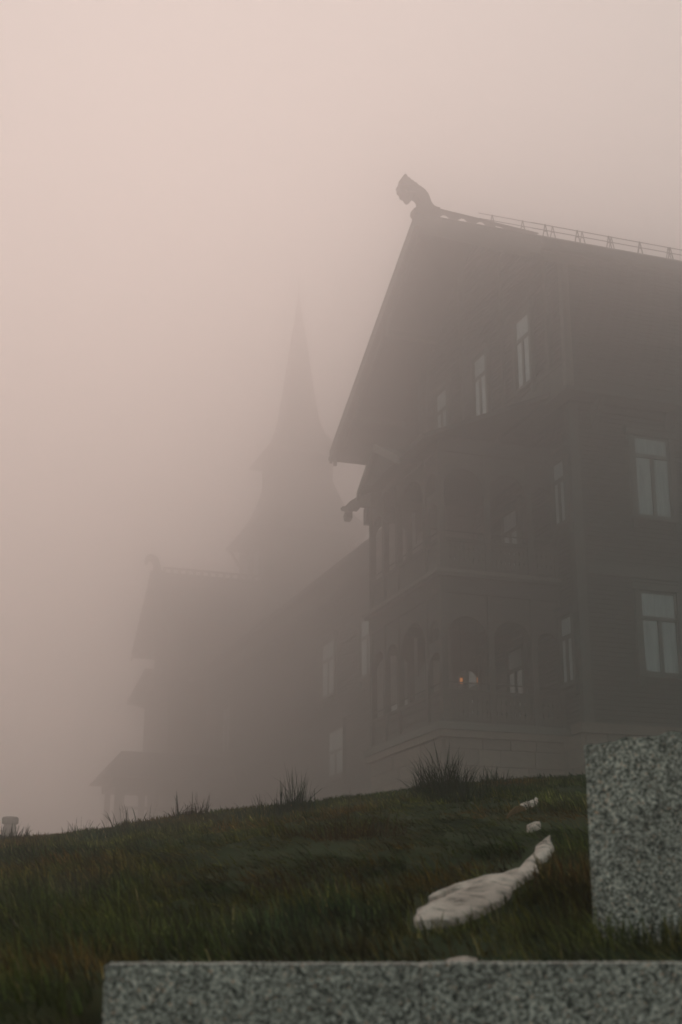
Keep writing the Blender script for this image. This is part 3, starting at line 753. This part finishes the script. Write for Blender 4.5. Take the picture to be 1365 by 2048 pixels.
# ------------------------------------------------------------------ pale rock showing through the turf
def outcrop(outline, label, dome, name='rock_outcrop', m=None, cat='rock', group='pale rocks showing through the turf', lift=.018):
    rn = random.Random(len(outline)); o_ = []
    for (ax, ay), (bx, by) in zip(outline, outline[1:] + outline[:1]):      # ragged edge
        o_.append((ax, ay)); q = rn.uniform(.35, .65); L = math.hypot(bx - ax, by - ay); e = rn.uniform(-.07, .07) * L
        if L > .06: o_.append((ax + (bx - ax) * q - (by - ay) / L * e, ay + (by - ay) * q + (bx - ax) / L * e))
    outline = [(x * F, y * F) for x, y in o_]; P = np.array(outline); c = P.mean(0)
    bm = bmesh.new(); vs_ = [bm.verts.new((x, y, 0)) for x, y in outline]
    f = bm.faces.new(vs_); bmesh.ops.triangulate(bm, faces=[f])
    for _ in range(4): bmesh.ops.subdivide_edges(bm, edges=[e for e in bm.edges if e.calc_length() > .025], cuts=1, use_grid_fill=False); bmesh.ops.triangulate(bm, faces=bm.faces)
    seg = list(zip(outline, outline[1:] + outline[:1]))
    def dist(x, y):
        d = 9
        for (ax, ay), (bx, by) in seg:
            t = max(0, min(1, ((x - ax) * (bx - ax) + (y - ay) * (by - ay)) / ((bx - ax) ** 2 + (by - ay) ** 2 + 1e-9)))
            d = min(d, math.hypot(x - ax - t * (bx - ax), y - ay - t * (by - ay)))
        return d
    top = []
    for v in bm.verts:
        d = dist(v.co.x, v.co.y); hgt = dome * (1 - math.exp(-d / .025)) 
        v.co.z = float(height(v.co.x, v.co.y, False)) + lift + hgt + .0042 * (abs(math.sin(v.co.x * 24 - v.co.y * 11 + math.sin(v.co.y * 9))) - .5 + .5 * math.sin(v.co.x * 61 + v.co.y * 23) + .35 * math.sin(v.co.x * 103 - v.co.y * 47 + 1)) * min(1, d / .03)
    r = bmesh.ops.extrude_face_region(bm, geom=list(bm.faces))
    for v in [g for g in r['geom'] if isinstance(g, bmesh.types.BMVert)]: v.co.z -= 0
    # original faces become the buried underside
    newv = {g for g in r['geom'] if isinstance(g, bmesh.types.BMVert)}
    for v in bm.verts:
        if v not in newv: v.co.z = float(height(v.co.x, v.co.y)) - .09
    bmesh.ops.recalc_face_normals(bm, faces=bm.faces)
    zc = float(height(*c, False)); bmesh.ops.translate(bm, verts=bm.verts, vec=(-c[0], -c[1], -zc))
    me = bpy.data.meshes.new(name); bm.to_mesh(me); bm.free(); me.materials.append(m or M['rock'])
    for p in me.polygons: p.use_smooth = True
    o = bpy.data.objects.new(name, me); COL.objects.link(o); o.location = (c[0], c[1], zc + EYE); tag(o, label, cat, group); return o
OC = [(0.182, 3.7), (0.195, 3.81), (0.236, 3.925), (0.262, 3.97), (0.298, 4.06), (0.330, 4.13), (0.345, 4.19), (0.318, 4.19), (0.284, 4.11), (0.240, 4.00), (0.252, 4.09), (0.290, 4.20), (0.330, 4.31), (0.381, 4.385), (0.503, 4.535), (0.574, 4.7), (0.623, 4.93), (0.70, 5.25), (0.81, 5.63), (0.765, 5.27), (0.735, 5.10), (0.645, 4.80), (0.640, 4.63), (0.554, 4.38), (0.462, 4.0), (0.357, 3.755), (0.261, 3.605), (0.189, 3.585)]
ROCKS = [OC]
outcrop(OC, 'long tapering pale rock lying bare in the grass beside the tall granite block', .009, lift=.010)
o2 = [(0.786, 6.135), (0.826, 6.34), (0.873, 6.495), (0.887, 6.475), (0.841, 6.22), (0.787, 6.045)]
o3 = [(0.972, 7.845), (1.031, 8.05), (1.063, 8.11), (1.131, 8.36), (1.123, 8.23), (1.075, 8.015), (1.013, 7.855), (0.966, 7.735)]
o4 = [(0.212, 3.10), (0.236, 3.145), (0.264, 3.16), (0.286, 3.13), (0.275, 3.07), (0.222, 3.06)]
ROCKS += [o2, o3, o4]
outcrop(o2, 'small pale stone in the grass just above the long bare rock', .010, lift=.014)
outcrop(o3, 'slim pale stone highest on the slope near the big dark tuft', .010, lift=.016)
outcrop(o4, 'little pale stone just behind the top edge of the low granite block', .006, lift=.004)
# fallen leaf: curved blade with a midrib
lb = MB(); N = 8; lz = float(height(.71 * F, 5.95 * F)) / F + .05
for k in range(N):
    def lp(t, s): 
        w = .014 * math.sin(math.pi * min(1, t * .9 + .08)); return (.819 + .10 * t + s * w * .35, 7.03 + .42 * t * .5, lz + .05 * t + .012 * math.sin(3 * t) + abs(s) * .010 + s * w)
    for s in (-1, 0):
        lb.poly([lp(k / N, s), lp(k / N, s + 1), lp((k + 1) / N, s + 1), lp((k + 1) / N, s)])
me = bpy.data.meshes.new('fallen_leaf'); me.from_pydata([((x - .868) * F, (y - 7.2) * F, (z - lz) * F) for x, y, z in lb.v], [], lb.f); me.materials.append(M['leaf'])
sm = bpy.data.objects.new('fallen_leaf', me); COL.objects.link(sm); sm.location = (.71 * F, 5.95 * F, lz * F + EYE); tag(sm, 'dry orange leaf caught in the grass below the slim pale stone', 'leaf')
md = sm.modifiers.new('thick', 'SOLIDIFY'); md.thickness = .002

# ------------------------------------------------------------------ grass
def vnoise(x, y, scale, seed):
    g = np.random.default_rng(seed); T = g.random((64, 64))
    X, Y = x * scale, y * scale; xi, yi = np.floor(X).astype(int), np.floor(Y).astype(int); fx, fy = X - xi, Y - yi
    fx, fy = fx * fx * (3 - 2 * fx), fy * fy * (3 - 2 * fy)
    a = T[xi % 64, yi % 64]; b_ = T[(xi + 1) % 64, yi % 64]; c = T[xi % 64, (yi + 1) % 64]; d = T[(xi + 1) % 64, (yi + 1) % 64]
    return (a * (1 - fx) + b_ * fx) * (1 - fy) + (c * (1 - fx) + d * fx) * fy
def fbm(x, y, s, seed): return (vnoise(x, y, s, seed) + .5 * vnoise(x, y, s * 2.1, seed + 1) + .25 * vnoise(x, y, s * 4.3, seed + 2)) / 1.75

def blades(name, bx, by, ln, wd, lean_x, lean_y, colr, origin=(0, 0, 0), curl=1.0, bz=None):
    """one mesh of tapered bent blades standing on the ground"""
    n = len(bx); z0 = (height(bx, by) if bz is None else bz) - .008
    a = rng.uniform(0, 2 * np.pi, n); px_, py_ = np.cos(a) * wd / 2, np.sin(a) * wd / 2
    lm = np.sqrt(lean_x ** 2 + lean_y ** 2); up = np.sqrt(np.clip(1 - np.clip(lm, 0, .96) ** 2, .05, 1))
    s = np.clip(lm, 0, .96) / np.maximum(lm, 1e-6); lx, ly = lean_x * s, lean_y * s
    V = np.empty((n, 7, 3), np.float32)
    for i, (t, w, droop) in enumerate(((0, 1, 0), (.4, .85, .25), (.75, .55, .75))):
        cx = bx + lx * ln * t * (.5 + .5 * t) ; cyy = by + ly * ln * t * (.5 + .5 * t); cz = z0 + ln * up * t * (1 - .30 * curl * t * lm)
        V[:, 2 * i] = np.stack([cx - px_ * w, cyy - py_ * w, cz], 1); V[:, 2 * i + 1] = np.stack([cx + px_ * w, cyy + py_ * w, cz], 1)
    V[:, 6] = np.stack([bx + lx * ln, by + ly * ln, z0 + ln * up * (1 - .42 * curl * lm)], 1)
    V -= np.array(origin, np.float32); V[:, :, 2] += EYE
    base = (np.arange(n) * 7)[:, None]
    quads = np.concatenate([base + np.array([[0, 1, 3, 2]]), base + np.array([[2, 3, 5, 4]])], 1).reshape(-1, 4); tris = base + np.array([[4, 5, 6]])
    loops = np.concatenate([np.concatenate([quads[0::2], quads[1::2], tris], 1)], 0).ravel()
    starts = (np.arange(n)[:, None] * 11 + np.array([[0, 4, 8]])).ravel(); tot = np.tile([4, 4, 3], n)
    me = bpy.data.meshes.new(name); me.vertices.add(n * 7); me.vertices.foreach_set('co', V.ravel())
    me.loops.add(n * 11); me.loops.foreach_set('vertex_index', loops.astype(np.int32)); me.polygons.add(n * 3)
    me.polygons.foreach_set('loop_start', starts.astype(np.int32)); me.polygons.foreach_set('loop_total', tot.astype(np.int32)); me.update(); me.validate()
    ca = me.color_attributes.new('blade_color', 'FLOAT_COLOR', 'POINT'); cc = np.ones((n, 7, 4), np.float32); cc[:, :, :3] = colr[:, None, :]
    ca.data.foreach_set('color', cc.ravel()); me.materials.append(M['blade'])
    o = bpy.data.objects.new(name, me); COL.objects.link(o); return o

GREEN = np.array([.125, .130, .032]); DKG = np.array([.038, .058, .016]); BROWN = np.array([.175, .085, .024]); STRAW = np.array([.26, .20, .09]); BLUEG = np.array([.030, .066, .040])
def colours(x, y, n):
    p = fbm(x, y, 1.9, 11)[:, None]; q = fbm(x, y, 2.0, 23)[:, None]; r_ = fbm(x, y, 5.0, 31)[:, None]
    c = DKG + (GREEN - DKG) * np.clip((p - .30) / .35, 0, 1)
    c = c + (BLUEG - c) * np.clip((q - .56) / .12, 0, 1) * .7
    br = np.clip((fbm(x, y, 1.25, 47)[:, None] - .48) / .12, 0, 1) * np.clip((r_ - .30) / .3, 0, 1)
    c = c + (BROWN - c) * br * .85
    for (ax, ay, rr, am) in ((.016, 6.2, .5, .8), (-.12, 4.4, .35, .7), (.50, 3.5, .4, .35), (-1.0, 10.0, .5, .5), (.95, 7.3, .5, .3), (-.9, 5.5, .4, .5)):
        rs = np.exp(-((x / F - ax) ** 2 + ((y / F - ay) * .7) ** 2) / rr ** 2)[:, None] * np.clip(r_ * 2 - .3, 0, 1)
        c = c + (np.array([.15, .085, .028]) - c) * np.clip(rs * am * 1.3, 0, .9)
    # rusty strip behind the low granite blocks
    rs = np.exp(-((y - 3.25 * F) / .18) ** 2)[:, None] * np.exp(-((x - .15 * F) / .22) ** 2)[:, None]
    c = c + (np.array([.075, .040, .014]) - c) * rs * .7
    st = (rng.random(n) < .05)[:, None]
    c = np.where(st, STRAW * rng.uniform(.5, 1.1, (n, 1)), c) * np.exp(rng.normal(-.12, .5, (n, 1)))
    cp = (.35 + 1.25 * vnoise(x, y, 17.0, 91) * (.6 + .8 * vnoise(x, y, 37.0, 95)))[:, None]      # every little plant has its own green
    return (c * cp).astype(np.float32)

def inside_rocks(x, y):
    m = np.zeros(len(x), bool)
    for poly in ROCKS:
        P = np.array(poly) * F; c = np.zeros(len(x), bool); y = y + .02 if False else y; c = np.zeros(len(x), bool)
        for (ax, ay), (bx_, by_) in zip(P, np.roll(P, -1, 0)):
            c ^= ((ay > y) != (by_ > y)) & (x < (bx_ - ax) * (y - ay) / (by_ - ay + 1e-12) + ax)
        m |= c
    return m
def scatter(n, y0, y1, pw):
    y = y0 + (y1 - y0) * rng.random(n) ** pw; x = (rng.random(n) * 2 - 1) * (.27 * y + .6); return x, y
N_ = 470000
x, y = scatter(N_, 2.2 * F, 13.5 * F, .85); fx_, fy_ = x / F, y / F
cl = fbm(x, y, 5.0, 71); keep = rng.random(N_) < np.clip(.6 + (cl - .3) * 2.0, .5, 1) * np.clip(.35 + 1.3 * vnoise(x, y, 17.0, 91), .3, 1)
keep &= ~(inside_rocks(x, y) | inside_rocks(x, y + .035) | inside_rocks(x + .02, y + .015))
keep &= ~((fx_ > -.455) & (fy_ > 2.57) & (fy_ < 2.97)) & ~((fx_ > .58 + (fy_ - 3.3) * .185) & (fy_ > 3.37 - (fx_ - .58) * .185) & (fy_ < 4.0)) & ~((fx_ > -.5) & (fy_ < 2.6))
x, y = x[keep], y[keep]; n_ = len(x)
cl = fbm(x, y, 5.0, 71); th = fbm(x, y, .95, 83) * 11.0
ln = np.interp(y / F, [3, 6, 9.5, 11], [.62, .55, .46, .40]) * (.045 + .075 * np.clip((cl - .25) * 1.8, 0, 1)) * (.45 + 1.1 * rng.random(n_) ** 2.2) * np.where(y > 10.2 * F, .75, 1.0)
ml = .80 + .45 * rng.random(n_)
ml = np.where(y > 10.0 * F, ml * .6, ml)
lx = ml * (np.cos(th) * .40 - .72) + rng.normal(0, .22, n_); ly = ml * (np.sin(th) * .62 - .12) + rng.normal(0, .22, n_)
tipin = inside_rocks(x + lx * ln * .8, y + ly * ln * .8) | inside_rocks(x + lx * ln * .4, y + ly * ln * .4)
ln = np.where(tipin, ln * .40, ln)
front = inside_rocks(x, y + .04) | inside_rocks(x, y + .08)
ln = np.where(front, ln * .7, ln)
wd = (.0020 + .00046 * y) * rng.uniform(.7, 1.3, n_)
g = blades('grass', x, y, ln, wd, lx, ly, colours(x, y, n_)); tag(g, 'wet dark grass mottled green and brown covering the bank', 'grass', kind='stuff')
# the same turf to either side of the view
N2 = 190000
y = 1.2 + 7.6 * rng.random(N2); sd = np.where(rng.random(N2) < .5, -1, 1); x = sd * (.27 * y + .55 + 3.2 * rng.random(N2) ** 1.15)
fx_, fy_ = x / F, y / F
keep = ~((fx_ > .55) & (fx_ < 1.55) & (fy_ > 3.10) & (fy_ < 4.1)) & ~((fx_ > -.5) & (fy_ < 2.97))
x, y = x[keep], y[keep]; n_ = len(x); cl = fbm(x, y, 5.0, 71); th = fbm(x, y, .95, 83) * 11.0
ln = np.interp(y / F, [3, 6, 9.5, 11], [.75, .65, .5, .42]) * (.045 + .075 * np.clip((cl - .25) * 1.8, 0, 1)) * (.5 + 1.1 * rng.random(n_) ** 2)
ml = .80 + .45 * rng.random(n_)
g1 = blades('grass', x, y, ln, (.0034 + .0008 * y) * rng.uniform(.7, 1.3, n_), ml * (np.cos(th) * .40 - .72) + rng.normal(0, .22, n_), ml * (np.sin(th) * .62 - .12) + rng.normal(0, .22, n_), colours(x, y, n_))
tag(g1, 'the bank of wet mottled grass carrying on to either side', 'grass', kind='stuff')
nb = 900; xb = rng.uniform(.50, 1.5, nb) * F; yb = (3.345 - (xb / F - .57) * .185 - rng.uniform(.0, .16, nb)) * F
gb = blades('grass', xb, yb, rng.uniform(.03, .075, nb), np.full(nb, .003), rng.normal(-.2, .3, nb), rng.normal(.05, .2, nb), colours(xb, yb, nb)); tag(gb, 'longer grass against the foot of the tall granite block', 'grass', kind='stuff')
# coarse cover on the flat ground behind the brow
x2 = rng.uniform(-12, 12, 9000); y2 = rng.uniform(12.5 * F, 26, 9000)
g2 = blades('far_grass', x2, y2, rng.uniform(.05, .12, 9000), np.full(9000, .012), rng.normal(0, .3, 9000), rng.normal(0, .3, 9000), colours(x2, y2, 9000)); tag(g2, 'grass on the level ground behind the brow', 'grass', kind='stuff')

def tuft(cx, cy_, n, rad, lmin, lmax, label, col, spread=.55, wdt=.006, bias=(0, 0), name='grass_tuft'):
    cx, cy_, rad, lmin, lmax, wdt = cx * F, cy_ * F, rad * F * 1.25, lmin * F * 1.5, lmax * F * 1.5, wdt * F
    a = rng.uniform(0, 6.283, n); r_ = rad * np.sqrt(rng.random(n)); bx, by = cx + r_ * np.cos(a), cy_ + r_ * np.sin(a)
    ln = (lmin * .6 + (lmax - lmin * .6) * rng.random(n) ** 1.8) * (1 - .4 * r_ / rad)
    lx = np.cos(a) * spread * rng.random(n) + bias[0] + rng.normal(0, .24, n); ly = np.sin(a) * spread * rng.random(n) + bias[1] + rng.normal(0, .15, n)
    zc = float(height(cx, cy_))
    c = (np.array(col) * rng.uniform(.55, 1.4, (n, 1))).astype(np.float32)
    o = blades(name, bx, by, ln, np.full(n, wdt) * rng.uniform(.6, 1.2, n), lx, ly, c, origin=(cx, cy_, zc + EYE)); o.location = (cx, cy_, zc + EYE)
    tag(o, label, 'grass tuft', 'taller grass tufts standing out of the bank'); return o
tuft(.68, 9.6, 1000, .15, .12, .31, 'biggest dark grass tuft on the brow, in front of the veranda base', (.020, .030, .012), spread=.45, bias=(-.12, 0))
tuft(.80, 8.9, 500, .24, .10, .22, 'low dark clump just below the biggest tuft', (.022, .032, .014), spread=.8)
tuft(-.33, 10.1, 150, .085, .12, .30, 'tall narrow tuft of upright blades on the brow, mid picture', (.022, .044, .024), spread=.22, bias=(.10, 0))
tuft(-.42, 9.9, 220, .26, .08, .18, 'bluish green clump under the tall narrow tuft', (.026, .046, .028), spread=.6)
tuft(-1.06, 10.7, 90, .07, .10, .20, 'reddish tuft on the brow before the far wing', (.042, .028, .012), spread=.5)
tuft(-1.22, 10.8, 22, .03, .12, .22, 'few dark curved blades left of the reddish tuft', (.016, .020, .012), spread=.6, wdt=.007)
tuft(-1.58, 10.8, 40, .14, .08, .20, 'thin spiky tuft on the brow below the porch', (.026, .034, .014), spread=.6)
tuft(1.14, 10.7, 120, .10, .06, .15, 'short tuft on the brow right of the biggest one', (.030, .036, .014), spread=.5)
tuft(-2.45, 10.7, 260, .14, .06, .14, 'dark green tuft on the brow beside the round post', (.016, .026, .015), spread=.5)
tuft(-1.95, 10.8, 90, .12, .05, .12, 'small tuft on the brow, second from the left', (.020, .030, .015), spread=.5)
tuft(.02, 6.3, 420, .22, .08, .17, 'brown matted tuft halfway up the bank', (.075, .042, .016), spread=.7, bias=(-.1, -.2), wdt=.005)
tuft(-.13, 4.5, 420, .16, .06, .13, 'brownish tuft low on the bank left of the long rock', (.06, .036, .015), spread=.7, bias=(-.1, -.2), wdt=.004)
